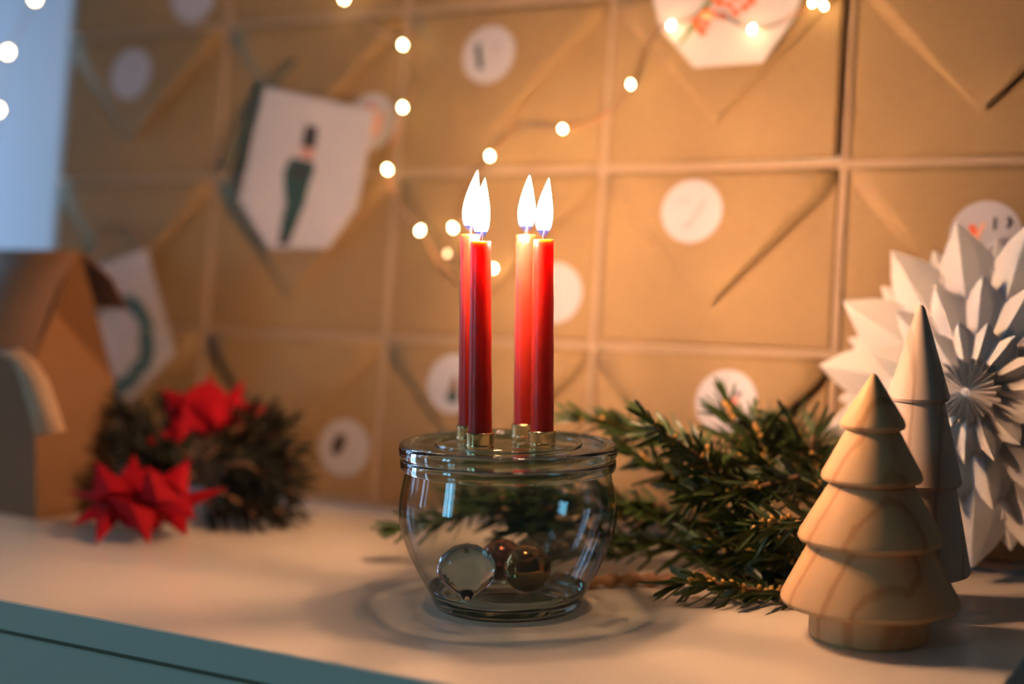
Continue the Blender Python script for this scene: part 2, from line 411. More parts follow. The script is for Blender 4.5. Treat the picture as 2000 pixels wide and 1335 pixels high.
# ---------------------------------------------------------------- envelopes
EW, EH = 0.1502, 0.1088
TIP = -0.0295
def halfw(v):
    top = EH/2
    if v > 0.040: t = (v-0.040)/(top-0.040); return 0.0700 + (EW/2-0.0005-0.0700)*math.sin(t*math.pi/2)
    t = (v-TIP)/(0.040-TIP)
    return 0.0700*t if t > 0.06 else 0.0700*0.06*math.sqrt(max(0, t)/0.06)
body_me = None
def envelope(i, j, lift, rlift, label):
    global body_me
    root = empty('envelope', panel_m((i+0.5)*CW, (j+0.5)*RH, -0.006))
    if (i, j) == (3, 2): root.matrix_world = panel_m((i+0.5)*CW-0.001, (j+0.5)*RH, -0.0025) @ Matrix.Rotation(R_(-2.6), 4, 'Y')
    if body_me is None:
        mb = MB(); ro = []
        for v in (-1, -0.97, -0.5, 0, 0.5, 0.97, 1):
            ro.append([(u*EW/2, v*EH/2, 0.0028 + 0.0016*(1-u*u)*(1-v*v) - (0.0018 if abs(u) == 1 or abs(v) == 1 else 0)) for u in (-1, -0.975, -0.5, 0, 0.5, 0.975, 1)])
        mb.sheet(ro)
        h = 0.0
        x, y = EW/2, EH/2
        mb.box((-x, -y, 0), (x, y, 0.001))
        b = mb.build('body', M['kraft'], root); body_me = b.data
        sm = MB()
        sm.slab([(-x+.002, -y+.001), (x-.002, -y+.001), (0.004, TIP+0.006), (-0.004, TIP+0.006)], 0.0030, 0.0032)
    else:
        b = bpy.data.objects.new('body', body_me); COL.objects.link(b); b.parent = root
    def surf(u, v):
        t = (EH/2-v)/(EH/2-TIP)
        base = 0.0030 + 0.0016*(1-(2*u/EW)**2)*(1-(2*v/EH)**2)
        return base + 0.0006 + lift*t**1.5*(0.45+0.55*smoothstep(0.5+u/0.05)) + rlift*max(0, u/(EW/2))*min(1, 2.2*t)
    rows = []
    vs = [EH/2 - k*(EH/2-TIP)/16 for k in range(17)]
    for v in vs:
        hw = max(halfw(v), 0.0004)
        rows.append([(u*hw, v, surf(u*hw, v)) for u in (-1, -0.75, -0.5, -0.25, 0, 0.25, 0.5, 0.75, 1)])
    MB().sheet(rows).build('flap', M['kraft'], root, smooth=True, solid=0.0005)
    tag(root, label, 'envelope', 'kraft envelopes of the wall calendar')
    def height(u, v):
        if v > TIP and abs(u) <= halfw(v): return surf(u, v) + 0.0005
        return 0.0032 + 0.0016*(1-(2*u/EW)**2)*(1-(2*v/EH)**2)
    return root, height
ENV = {}
LIFT = {(3, 2): (0.002, 0.0005), (4, 2): (0.005, 0.005), (3, 0): (0.006, 0.011), (3, 1): (0.0035, 0.002), (2, 1): (0.006, 0.005), (2, 2): (0.004, 0.003)}
LAB = {
 (0,0): 'kraft envelope half hidden behind paper bag, bottom left of board',
 (1,0): 'kraft envelope with dark pinecone sticker low at its right, left of the jar',
 (2,0): 'kraft envelope with small tree sticker behind the left candles, bottom row',
 (3,0): 'kraft envelope behind the green bough with sticker half covered by needles',
 (4,0): 'kraft envelope in the bottom row behind the white paper star',
 (0,1): 'kraft envelope behind the wreath card, second row from bottom',
 (1,1): 'plain kraft envelope directly below the soldier card',
 (2,1): 'kraft envelope right behind the candles with sticker low at its right',
 (3,1): 'kraft envelope with grey feather sticker upper left, right of the candles',
 (4,1): 'kraft envelope with red figure sticker above the white paper star',
 (0,2): 'kraft envelope with faint green sticker at the upper left by the wall',
 (1,2): 'kraft envelope half covered by the soldier card',
 (2,2): 'kraft envelope with dark green stroke sticker above the candle flames',
 (3,2): 'kraft envelope half covered by the red berry card',
 (4,2): 'kraft envelope with lifted flap at the upper right edge of the photo',
 (0,3): 'leftmost kraft envelope of the top row, sticker cut by the frame',
 (1,3): 'second kraft envelope from the left in the cut-off top row',
 (2,3): 'third kraft envelope from the left in the cut-off top row',
 (3,3): 'kraft envelope of the top row above the red berry card',
 (4,3): 'rightmost kraft envelope of the top row',
}
for j in range(NR):
    for i in range(NC):
        l, r = LIFT.get((i, j), (0.0035+rng.random()*0.002, 0.0045+rng.random()*0.002))
        ENV[(i, j)] = envelope(i, j, l, r, LAB[(i, j)])

# ---------------------------------------------------------------- stickers on the envelopes
def ell(cx, cy, rx, ry, rot=0, n=16):
    c, s = math.cos(rot), math.sin(rot)
    return [(cx+rx*math.cos(a)*c-ry*math.sin(a)*s, cy+rx*math.cos(a)*s+ry*math.sin(a)*c) for a in [2*math.pi*k/n for k in range(n)]]
def stroke(pts, wd):
    """polyline -> outline polygon"""
    L, R = [], []
    for k, (x, y) in enumerate(pts):
        a = Vector(pts[max(k-1, 0)]); b = Vector(pts[min(k+1, len(pts)-1)]); t = (b-a).normalized(); n = Vector((-t.y, t.x))*wd/2
        L.append((x+n.x, y+n.y)); R.append((x-n.x, y-n.y))
    return R + L[::-1]
def sticker(i, j, u, v, prints, rad=0.0199, label=None):
    root, hf = ENV[(i, j)]
    cu, cv = (u-i-0.5)*CW, (v-j-0.5)*RH
    def H(x, y, e): return (cu+x, cv+y, hf(cu, cv) + (hf(cu+x, cv+y)-hf(cu, cv))*1.0 + e)
    def drape(poly, e, name, mat, par):
        mb = MB(); n = len(poly); gx = sum(p[0] for p in poly)/n; gy = sum(p[1] for p in poly)/n
        mid = [(gx+(x-gx)*.5, gy+(y-gy)*.5) for x, y in poly]
        vs = [H(gx, gy, e)] + [H(x, y, e) for x, y in mid] + [H(x, y, e) for x, y in poly]
        fs = [(0, 1+k, 1+(k+1) % n) for k in range(n)] + [(1+k, 1+n+k, 1+n+(k+1) % n, 1+(k+1) % n) for k in range(n)]
        mb.add(vs, fs); return mb.build(name, mat, par)
    st = drape(ell(0, 0, rad, rad, n=40), 0.0005, 'sticker', M['sticker'], root)
    st['label'] = label or 'white round sticker'
    for k, (poly, mat) in enumerate(prints):
        drape(poly, 0.0008+0.00012*k, 'print', M[mat], st)
def mm(poly): return [(x/1000, y/1000) for x, y in poly]
S = lambda pts, wd: mm(stroke(pts, wd))
Ee = lambda *a, **k: mm(ell(*a, **k))
sticker(0, 2, 0.448, 2.711, [(Ee(-1, 7, 2.2, 3), 'ink_sage'), (S([(-2, -6), (0, -9), (2, -6)], 1.6), 'ink_grey')], label='white round sticker with faint green sketch')
sticker(0, 3, 0.787, 3.21, [(Ee(-3, 4, 3, 5), 'ink_sage'), (S([(5, 6), (5, -2)], 1.2), 'ink_grey')])
sticker(2, 2, 2.437, 2.692, [(S([(-9, 8), (-5, -10)], 4.2), 'ink_green'), (S([(2, 5), (5, 7), (5, 1), (2, 1)], 1.3), 'ink_grey'), (S([(7, 7), (9, 5), (7, 2)], 1.3), 'ink_grey')], label='white round sticker with dark green stroke and grey digits')
sticker(1, 2, 1.853, 2.322, [(Ee(0, 10, 2.8, 2.8), 'ink_red'), (S([(6, 4), (5, -3), (4, -9)], 4.5), 'ink_orange'), (Ee(7, 3, 3, 2.5), 'ink_orange')], label='white round sticker with orange figure')
sticker(3, 1, 3.401, 1.753, [(S([(-9, 5), (-8, 8)], 1.6), 'ink_grey'), (S([(-5, 4), (-4, 8), (-2, 5)], 1.6), 'ink_grey'), (S([(-2, -10), (3, -3), (8, 7)], 3.2), 'ink_grey'), (Ee(-2, -9, 3, 2.2), 'ink_grey')], label='white round sticker with grey number and feather')
sticker(4, 1, 4.535, 1.619, [(S([(-6, -10), (-5, -2), (-8, 6)], 4), 'ink_red'), (S([(-5, -2), (-1, 7)], 2.4), 'ink_orange'), (S([(5, 3), (5, 10)], 1.8), 'ink_dark'), (S([(12, 10), (14, 7), (12, 4)], 2.2), 'ink_dark')], label='white round sticker with red figure and black digits')
sticker(2, 1, 2.812, 1.292, [(Ee(-2, 4, 3.5, 2.6), 'ink_grey'), (S([(-4, -6), (4, -5)], 1.4), 'ink_grey')], label='white round sticker with faint grey print')
sticker(2, 0, 2.372, 0.745, [(mm([(-4.6, -9), (5, -9), (1.6, 5), (-0.8, 5)]), 'ink_brown'), (Ee(0, -9, 4.6, 4), 'ink_green'), (S([(8, 8), (9, 4)], 1.2), 'ink_grey')], label='white round sticker with small brown and green tree')
sticker(1, 0, 1.835, 0.323, [(Ee(-4.5, 2, 5.2, 8.4, -0.45), 'ink_brown'), (Ee(-4.5, 2, 4, 7, -0.45), 'ink_dark'), (S([(6, -5), (8, -8), (6, -10)], 2), 'ink_grey')], label='white round sticker with dark brown pinecone')
sticker(3, 0, 3.593, 0.722, [(S([(5, -2), (6.5, 3)], 3.4), 'ink_red'), (S([(7, 4), (8, 7)], 3.4), 'ink_dark'), (S([(4, -2), (2, -12)], 5), 'ink_brown')], label='white round sticker behind the twig tips')

# ---------------------------------------------------------------- picture cards hung on the envelopes
def card(name, pxs, n, label, cat='card', tilt=0.0):
    pts = [pan(u, v, n) for u, v in pxs]
    cx = sum(p[0] for p in pts)/len(pts); cy = sum(p[1] for p in pts)/len(pts)
    m = panel_m(cx, cy, n)
    root = empty(name, m)
    poly = [(x-cx, y-cy) for x, y in pts]
    a = sum(poly[k][0]*poly[(k+1) % len(poly)][1]-poly[(k+1) % len(poly)][0]*poly[k][1] for k in range(len(poly)))
    if a < 0: poly = poly[::-1]
    MB().slab(poly, -0.0004, 0.0004).build('sheet', M['card'], root)
    tag(root, label, cat, 'picture cards hung on the envelopes')
    def P(u, v): x, y = pan(u, v, n); return (x-cx, y-cy)
    cnt = [0]
    def ink(pxl, mat, name='print'):
        q = [P(u, v) for u, v in pxl] if len(pxl[0]) == 2 and max(pxl[0]) > 1 else pxl
        ar = sum(q[k][0]*q[(k+1) % len(q)][1]-q[(k+1) % len(q)][0]*q[k][1] for k in range(len(q)))
        if ar < 0: q = q[::-1]
        cnt[0] += 1
        return MB().slab(q, 0.0004, 0.0005+0.00006*cnt[0]).build(name, M[mat], root)
    return root, P, ink
c1, P, ink = card('picture_card', [(517,170),(733,215),(697,405),(640,485),(525,485),(467,392)], 0.013, 'white card with a green uniformed soldier, bottom corners cut off')
ink([(598,243),(622,248),(617,290),(588,285)], 'ink_dark', 'soldier_hat')
ink([(589,286),(616,291),(612,312),(585,307)], 'ink_skin', 'soldier_face')
ink([(568,307),(612,315),(616,333),(607,352),(600,378),(594,405),(560,402),(556,370),(555,335)], 'ink_green', 'soldier_coat')
ink([(577,322),(598,326),(592,352),(574,350)], 'ink_dark', 'soldier_chest')
ink([(558,402),(592,405),(580,440),(565,475),(546,472),(549,440)], 'ink_green', 'soldier_legs')
ink([(548,458),(567,462),(563,480),(543,477)], 'ink_dark', 'soldier_boots')
inv = c1.matrix_world.inverted()
MB().tube([inv @ panw(578,117,0.006), inv @ panw(540,160,0.009), inv @ panw(500,214,0.010), inv @ panw(462,280,0.009), inv @ panw(432,342,0.006)], 0.0013, 6).build('thin_tube', M['line_dark'], c1)  # thin dark green line slanting behind the card
c2, P, ink = card('picture_card', [(1262,-60),(1290,55),(1355,132),(1490,122),(1557,28),(1575,-60)], 0.010, 'white card with red berry branch, hanging at the top edge')
ink([(1322,92),(1330,88),(1362,50),(1395,0),(1420,-40),(1410,-45),(1383,-2),(1350,45)], 'ink_leaf', 'berry_stem')
for (u, v, r_) in ((1360,40,8),(1372,62,9),(1380,45,8),(1385,25,9),(1395,30,8),(1412,32,8),(1405,5,10),(1425,10,8),(1437,25,8),(1440,-5,8),(1455,15,8),(1468,2,9),(1390,-10,9),(1375,28,7),(1365,55,7),(1460,-15,9)):
    ink(ell(u, v, r_, r_, n=12), 'ink_red', 'berry')
c3, P, ink = card('picture_card', [(160,530),(285,487),(341,690),(258,778),(175,782),(150,700)], 0.012, 'white card with a blue-green leaf wreath behind the paper bag')
for k in range(26):
    a = 2*math.pi*k/26
    u, v = 226+62*math.cos(a), 668+84*math.sin(a)
    if abs(math.sin(a*2.5+0.6)) < 0.15: continue
    ink(ell(u+rng.uniform(-5, 5), v+rng.uniform(-6, 6), 11+rng.random()*5, 20+rng.random()*6, a+rng.uniform(-.5, .5), 10), 'ink_teal', 'wreath_leaf')
inv = c3.matrix_world.inverted()
MB().tube([inv @ panw(285,487,0.012), inv @ panw(262,450,0.009), inv @ panw(235,436,0.006), inv @ panw(205,455,0.008), inv @ panw(175,525,0.011)], 0.0011, 6).build('thin_tube', M['bag'], c3)  # brown loop over the top of the card

# ---------------------------------------------------------------- fairy lights
def wl_(u, v, y=0.24):
    d = RT*(u-1000) + UP*(667.5-v) + FWD*FPX; return CAM + d*((y-CAM.y)/d.y)
FB = [  # (u, v, n, kind) kind: 0 wire only, 1 bulb, 2 weak bulb
 (690,-60,.010,0),(673,-2,.011,1),(725,52,.008,0),(788,88,.014,1),(826,150,.008,0),(788,210,.016,1),(770,270,.010,0),(758,331,.014,1),(776,395,.009,0),
 (822,450,.014,1),(868,530,.008,0),(920,552,.009,0),(965,524,.014,1),(915,500,.010,0),(875,495,.010,2),(872,470,.010,0),(886,445,.014,1),(908,370,.009,0),(958,305,.014,1),(1005,252,.008,0),
 (1050,246,.009,0),(1100,252,.014,1),(1185,222,.009,0),(1233,165,.014,1),(1258,100,.008,0),(1280,62,.012,0),(1312,50,.017,1),(1390,28,.012,0),(1470,57,.017,1),(1530,40,.012,0),(1588,6,.013,1),(1610,12,.015,1),(1660,-50,.010,0)]
fl = empty('fairy_lights', panw(958, 305, 0.014))
F0 = fl.location.copy()
path = [wl_(-30,330), wl_(-2,215), wl_(5,160), wl_(17,102), wl_(45,45), wl_(70,-2), wl_(90,-70), wl_(250,-200, 0.2), wl_(520,-160, 0.2)]
bul = [(wl_(-2,215), 1), (wl_(17,102), 1), (wl_(70,-2), 1)]
path += [panw(u, v, n) for u, v, n, k in FB]
bul += [(panw(u, v, n), k) for u, v, n, k in FB if k]
MB().tube([p-F0 for p in spline(path, 6)], 0.0006, 6).build('wire', M['copper_wire'], fl)
prof = [(0, -0.0023), (0.0009, -0.0020), (0.0015, -0.0010), (0.0016, 0.0), (0.0012, 0.0011), (0.0007, 0.0020), (0, 0.0023)]
bme = {}
for p, k in bul:
    if k not in bme:
        o = MB().lathe(prof, 12).build('bulb', M['bulb' if k == 1 else 'bulb_dim'], fl, smooth=True); bme[k] = o.data
    else:
        o = bpy.data.objects.new('bulb', bme[k]); COL.objects.link(o); o.parent = fl
    o.location = p - F0 + EN*0.001
    o.rotation_euler = (rng.uniform(-.6, .6), rng.uniform(-.6, .6), 0)
tag(fl, 'copper wire string of tiny glowing warm lights in front of the envelopes', 'fairy lights')

# ================================================================ the jar
jar = empty('glass_jar', (0, 0, 0))
outer = [(0.0355, 0.0005), (0.0372, 0.003), (0.0385, 0.0065), (0.0415, 0.012), (0.0455, 0.019), (0.0495, 0.0275), (0.0528, 0.0365), (0.0545, 0.0445), (0.0546, 0.050), (0.0536, 0.057), (0.0522, 0.064), (0.0513, 0.0695)]
MB().lathe([(max(r_, 0), z) for r_, z in outer], 96).build('wall', M['jar'], jar, smooth=True)
inner = [(0.0386, 0.0108)] + [(r_-0.0024, z) for r_, z in outer if z >= 0.0185]
MB().lathe(inner, 96).build('inner_wall', M['jar_in'], jar, smooth=True)
MB().lathe([(0, 0.0022), (0.028, 0.0018), (0.033, 0.0004), (0.0350, 0.0004), (0.0366, 0.003), (0.0379, 0.0065), (0.0393, 0.0096), (0.0396, 0.0106), (0.0384, 0.0108), (0.0366, 0.0088), (0.033, 0.0068), (0.024, 0.0056), (0, 0.0050)], 96).build('base', M['rim'], jar, smooth=True)
def ring(z0, z1, r0, r1, b=0.0014):
    return [(r0, z0+b), (r0+b*.3, z0+b*.3), (r0+b, z0), (r1-b, z0), (r1-b*.3, z0+b*.3), (r1, z0+b), (r1, z1-b), (r1-b*.3, z1-b*.3), (r1-b, z1), (r0+b, z1), (r0+b*.3, z1-b*.3), (r0, z1-b), (r0, z0+b)]
MB().lathe(ring(0.0690, 0.0752, 0.0478, 0.0538), 96).build('rim', M['rim'], jar, smooth=True)
tag(jar, 'round bellied clear glass jar holding baubles under the candles', 'jar')
lid = empty('jar_lid', (0, 0, 0.0755))
MB().lathe(ring(0.0, 0.0068, 0.0478, 0.0545, 0.0018), 96).build('lid_rim', M['rim'], lid, smooth=True)
MB().lathe([(0, 0.0064), (0.036, 0.0064), (0.0375, 0.0060), (0.0480, 0.0060)], 96).build('plate', M['lid'], lid, smooth=True)
MB().lathe([(0, 0.0012), (0.0480, 0.0012)], 96).build('plate', M['lid'], lid, smooth=True)
MB().lathe(ring(0.0048, 0.0072, 0.0345, 0.0370, 0.0010), 72).build('raised_ring', M['rim'], lid, smooth=True)
tag(lid, 'clear glass lid on the jar, carrying four brass candle cups', 'lid')
LZ = 0.0755+0.0066

# baubles inside
def bauble(name, s, t, z, prof, mat, label, rot=None, n=40, capmat='brass'):
    root = empty(name, GR*s + GF*t + Vector((0, 0, z)))
    if rot: root.rotation_euler = rot
    bm_ = MB().lathe(prof, n)
    bm_.build('ball', M[mat], root, smooth=True)
    zt = max(p[1] for p in prof)
    MB().lathe([(0, zt-0.0006), (0.0028, zt-0.0006), (0.0030, zt+0.0022), (0.0022, zt+0.0028), (0, zt+0.0028)], 16).build('cap', M[capmat], root, smooth=True, angle=40)
    a = [2*math.pi*k/12 for k in range(13)]
    MB().tube([(0.0016*math.cos(x), 0, zt+0.0042+0.0016*math.sin(x)) for x in a], 0.0003, 5).build('loop', M[capmat], root)
    tag(root, label, 'bauble', 'baubles in the jar')
    return root
def ballp(r_, n=18): return [(r_*math.sin(math.pi*k/n) if 0 < k < n else 0, -r_*math.cos(math.pi*k/n)) for k in range(n+1)]
bauble('bauble', 0.0100, 0.0035, 0.0182, ballp(0.0120), 'gold', 'round antique gold bauble in the middle of the jar', (R_(-70), R_(30), 0.6))
bauble('bauble', -0.0030, 0.0240, 0.0178, ballp(0.0110), 'copper', 'dark copper bauble behind the clear bauble in the jar', (R_(-60), R_(-20), 0))
onion = [(0, -0.0190), (0.0012, -0.0182), (0.0040, -0.0140), (0.0085, -0.0085), (0.0128, -0.0040), (0.0148, -0.0005), (0.0150, 0.0020), (0.0140, 0.0052), (0.0112, 0.0085), (0.0070, 0.0108), (0.0030, 0.0118), (0, 0.0120)]
ax = (GR*0.03 - GF*0.80 - Vector((0, 0, 0.62))).normalized()        # the pointed end looks down and forward
q = Vector((0, 0, -1)).rotation_difference(ax).to_euler()
bauble('bauble', -0.0200, -0.0085, 0.0192, onion, 'bauble', 'clear glass bauble with pointed end at the jar front', tuple(q), n=12, capmat='brass')

# ---------------------------------------------------------------- candles with cups
CANDLES = [  # s, t, height, flame height, lean (s, t), label position
 (-0.0136, -0.0181, 0.0977, 0.0295, (0.0012, 0.0), 'front left'),
 (0.0166, -0.0108, 0.0987, 0.0290, (0.0016, 0.0), 'front right'),
 (-0.0195, 0.0108, 0.1012, 0.0310, (0.0022, 0.0), 'back left'),
 (0.0085, 0.0181, 0.1012, 0.0290, (0.0010, 0.0), 'back right')]
for s_, t_, h_, fh, ln, pos in CANDLES:
    base = GR*s_ + GF*t_ + Vector((0, 0, LZ))
    cup = empty('candle_cup', base)
    MB().lathe([(0, 0), (0.0064, 0), (0.0067, 0.0006), (0.0067, 0.0062), (0.0070, 0.0067), (0.0070, 0.0074), (0.0066, 0.0078), (0.0061, 0.0076), (0.0060, 0.0014), (0, 0.0012)], 40).build('cup', M['brass'], cup, smooth=True, angle=35)
    MB().lathe(ring(0.0008, 0.0018, 0.0064, 0.0070, 0.0004), 40).build('foot_ring', M['brass'], cup, smooth=True)
    tag(cup, 'brass cup under the %s candle on the glass lid' % pos, 'candle holder', 'brass candle cups on the lid')
    cn = empty('candle', base + Vector((0, 0, 0.0018)))
    rb, rt = 0.00585, 0.00495
    nz = 20
    prof = [(0, 0)] + [(rb+(rt-rb)*k/nz + (0.0003*math.sin(k*1.3+s_*900)*0.25), h_*k/nz) for k in range(nz+1)]
    prof += [(rt*0.93, h_+0.0005), (rt*0.8, h_+0.0004), (rt*0.55, h_-0.0008), (0, h_-0.0012)]
    MB().lathe(prof, 40).build('wax', M['wax'], cn, smooth=True, angle=60)
    wk = MB().tube([(0, 0, h_-0.0012), (0.0002, 0, h_+0.002), (0.0006, 0, h_+0.0045), (0.0014, 0, h_+0.0062)], [0.0007, 0.0007, 0.0006, 0.0004], 6).build('wick', M['wick'], cn)
    fm = MB(); pr = []
    for k in range(25):
        x = k/24
        rr = 0.0046*(math.sin(math.pi*min(1, x**0.72))**0.85)*(1-0.25*x) if 0 < k < 24 else 0
        pr.append((rr, fh*x))
    fm.lathe(pr, 28)
    for i in range(len(fm.v)):
        x = fm.v[i].z/fh
        fm.v[i] = fm.v[i] + (GR*ln[0] + GF*ln[1])*(x*x)*1.6
    f = fm.build('flame', M['flame'], cn, smooth=True); f.location = (0, 0, h_+0.0012)
    f['label'] = 'white-hot flame with blue base'
    tag(cn, 'lit red taper candle standing %s on the jar lid' % pos, 'candle', 'red candles on the jar')

# ================================================================ wooden trees
def wood_tree(loc, tiers, base, tip, mat, label, rz=0.0):
    root = empty('wooden_tree', loc); root.rotation_euler.z = rz
    # turned in one piece: foot, then tiers from the bottom up
    rb, zb = base
    MB().lathe([(0, 0), (rb-0.0015, 0), (rb, 0.0015), (rb, zb+0.004), (0, zb+0.004)], 64).build('foot', M[mat], root, smooth=True, angle=40)
    for k, (z0, r0, z1, r1) in enumerate(tiers):
        zt, rt_ = z1, r1
        e = 0.0022
        pr = [(0, z0+e*0.5), (r0*0.70, z0+e*0.35), (r0-e*1.2, z0-0.0002), (r0-e*0.35, z0+e*0.3), (r0, z0+e), (r0-e*0.25, z0+e*2.0)]
        if r1 < 0.0008: pr += [(0.0022, z1-0.0022), (0.0012, z1-0.0006), (0, z1)]
        else: pr += [(r1, z1), (0, z1+0.0002)]
        MB().lathe(pr, 64).build('tier', M[mat], root, smooth=True, angle=35)
    tag(root, label, 'wooden tree', 'turned wooden trees')
    return root
wood_tree((0.172, 0.038, 0), [(0.0155, 0.0405, 0.044, 0.0275), (0.0445, 0.0330, 0.0715, 0.0190), (0.0725, 0.0230, 0.0965, 0.0118), (0.0965, 0.0148, 0.1225, 0)], (0.0272, 0.018), 0.12, 'wood', 'shorter turned wooden tree with four tiers, in front at the right', 0.9)
TT = px(1786, 1125, 0.714); TT.z = 0
wood_tree(TT, [(0.018, 0.0270, 0.062, 0.0190), (0.0620, 0.0218, 0.104, 0.0125), (0.1040, 0.0150, 0.1520, 0)], (0.017, 0.020), 0.15, 'wood_grey', 'taller turned wooden tree with pointed tip behind the shorter one', 2.2)

# ================================================================ white paper star
def paper_star(loc, Rr, axis, label):
    z = axis.normalized(); x = Vector((0, 0, 1)).cross(z).normalized(); y = z.cross(x)
    m = Matrix(((x.x, y.x, z.x, loc.x), (x.y, y.y, z.y, loc.y), (x.z, y.z, z.z, loc.z), (0, 0, 0, 1)))
    root = empty('paper_star', m)
    def petal(a, r0, r1, wd, h0, h1, fold, notch=0.0, name='petal'):
        """folded paper blade: r0..r1 along the radius, a keel towards the viewer"""
        c, s = math.cos(a), math.sin(a)
        rows = []
        for t, wf in ((0, 0.16), (0.25, 0.45), (0.5, 0.78), (0.72, 1.0), (0.86, 0.62), (1.0, 0.02)):
            r = r0+(r1-r0)*t; h = h0+(h1-h0)*t; ww = wd*wf; row = []
            for q_, hh in ((-1, -fold*wf), (-0.5, -fold*wf*0.45), (0, 0.0), (0.5, -fold*wf*0.45), (1, -fold*wf)):
                row.append((r*c - q_*ww*s, r*s + q_*ww*c, h+hh))
            rows.append(row)
        MB().sheet(rows).build(name, M['white_paper'], root, solid=0.0005)
    n = 15
    for k in range(n):
        a = 2*math.pi*k/n + 0.1
        d = 2*math.pi/n
        petal(a, 0.004, Rr, 0.0165, 0.008, 0.000, 0.011)
        petal(a+d/2, 0.004, Rr*0.90, 0.0140, 0.000, -0.009, 0.008)
        petal(a+d/2, 0.004, Rr*0.66, 0.0115, 0.019, 0.012, 0.010)
        petal(a, 0.003, Rr*0.40, 0.0064, 0.0255, 0.024, 0.007)
        petal(a+d*.25, 0.002, Rr*0.20, 0.0022, 0.0285, 0.0300, 0.009)
        petal(a+d*.75, 0.002, Rr*0.17, 0.0022, 0.0290, 0.0310, 0.009)
        petal(a, 0.004, Rr*0.95, 0.0140, -0.016, -0.017, -0.012)
    MB().lathe([(0, 0.0298), (0.003, 0.0285), (0.0045, 0.016), (0.005, -0.016), (0, -0.018)], 16).build('core', M['white_paper'], root)
    tag(root, label, 'paper star')
    return root
sax = (-GF*0.82 - GR*0.57 + Vector((0, 0, 0.10)))
SC = px(1885, 765, 0.742)
paper_star(SC - sax.normalized()*0.030, 0.094, sax, 'large white folded paper star standing behind the wooden trees')

# ================================================================ red folded stars
def folded_star(C, rc, tips, label):
    """woven core with folded, pointed paper tips all round; each tip: point and the two corners it grows from"""
    root = empty('folded_star', C)
    k0 = rc
    oc = [(k0*math.cos(math.pi/8+math.pi/4*k), k0*math.sin(math.pi/8+math.pi/4*k)) for k in range(8)]
    co = MB().slab(oc, -rc*0.45, rc*0.45).build('core', M['red_paper'], root)
    co.rotation_euler = (R_(70), R_(8), R_(30))
    for tp, b0, b1, fold in tips:
        t, p, q_ = tp-C, b0-C, b1-C
        if (q_-p).cross(t-p).dot(FWD) > 0: p, q_ = q_, p
        mid = (p+q_)/2; p = mid+(p-mid)*1.3; q_ = mid+(q_-mid)*1.3; ax_ = (t-mid)
        nrm = (q_-p).cross(ax_).normalized()
        if nrm.dot(FWD) > 0: nrm = -nrm
        front = mid + ax_*0.10 + nrm*fold; back = mid - nrm*fold*0.8
        MB().add([p, q_, t, front, back], [(0, 3, 2), (3, 1, 2), (1, 4, 2), (4, 0, 2), (0, 4, 3), (1, 3, 4)]).build('tip', M['red_paper'], root)
    tag(root, label, 'folded star', 'red folded paper stars')
    return root
def tip3(t, td, b0, b1, bd, fold): return (px(*t, td) if td else onz(*t, 0.0008), px(*b0, bd), px(*b1, bd), fold)
C1 = px(278, 975, 0.872)
folded_star(C1, 0.019, [
    tip3((186,899), .868, (191,975), (262,963), .862, .006), tip3((263,886), .890, (240,935), (284,965), .880, .005),
    tip3((288,908), .852, (284,975), (350,978), .858, .007), tip3((370,894), .880, (317,940), (361,974), .872, .006),
    tip3((445,952), .865, (358,966), (368,990), .872, .004), tip3((382,1014), .852, (292,985), (358,966), .860, .003),
    tip3((365,1048), 0, (302,1000), (358,1002), .872, .006), tip3((292,1065), 0, (216,968), (292,992), .858, .008),
    tip3((188,1063), 0, (191,982), (236,1002), .868, .006), tip3((135,1029), .862, (188,982), (196,1006), .868, .004),
    tip3((120,958), .905, (205,965), (215,985), .885, .004), tip3((310,1040), .900, (260,1000), (320,1000), .885, .004)],
    'red folded paper star standing in front on the white cabinet top')
C2 = px(405, 800, 0.945)
folded_star(C2, 0.017, [
    tip3((411,729), .955, (388,778), (424,778), .950, .005), tip3((476,739), .950, (436,785), (466,800), .946, .005),
    tip3((540,795), .955, (470,787), (480,814), .950, .004), tip3((315,757), .950, (340,805), (380,782), .946, .005),
    tip3((427,834), .925, (370,783), (434,800), .938, .006), tip3((272,868), .935, (345,832), (356,856), .940, .004),
    tip3((305,800), .965, (345,797), (352,820), .955, .004), tip3((345,866), .930, (340,815), (385,822), .938, .005),
    tip3((480,860), .950, (430,812), (465,805), .950, .004)],
    'red folded paper star resting on top of the dark green bough')

# ================================================================ brown paper bag
bg = empty('paper_bag', (-0.374, 0.030, 0)); bg.rotation_euler.z = R_(-7)
W_, D_ = 0.125, 0.062
def bp(mb, name, mat='bag', **k): return mb.build(name, M[mat], bg, solid=0.0007, **k)
zc, zr = 0.104, 0.176
bp(MB().sheet([[(-W_, 0, 0), (0, 0, 0)], [(-W_, -0.001, 0.05), (0, 0.000, 0.05)], [(-W_, -0.002, zc), (0, -0.001, zc)]]), 'front_panel')
fr_rows = []
for t in (0, .25, .5, .75, 1):
    y = -0.001 + (D_*0.52)*t**1.1; z = zc + (zr-zc)*t
    fr_rows.append([(-W_, y, z), (-W_*0.5, y-0.003*math.sin(math.pi*t), z), (-0.004*math.sin(math.pi*t)+0.004*t, y, z)])
bp(MB().sheet(fr_rows), 'front_slope', smooth=True)
bp(MB().add([(0, 0, 0), (0, D_, 0), (0, D_, 0.088), (0, D_*.5, 0.100), (0, -0.001, zc)], [(0, 1, 2, 3, 4)]), 'side_panel')
bp(MB().add([(0, -0.001, zc), (0, D_*.5, 0.100), (-0.022, D_*.50, 0.135), (0.004, D_*0.52-0.001, zr)], [(0, 1, 2), (0, 2, 3)]), 'gusset')
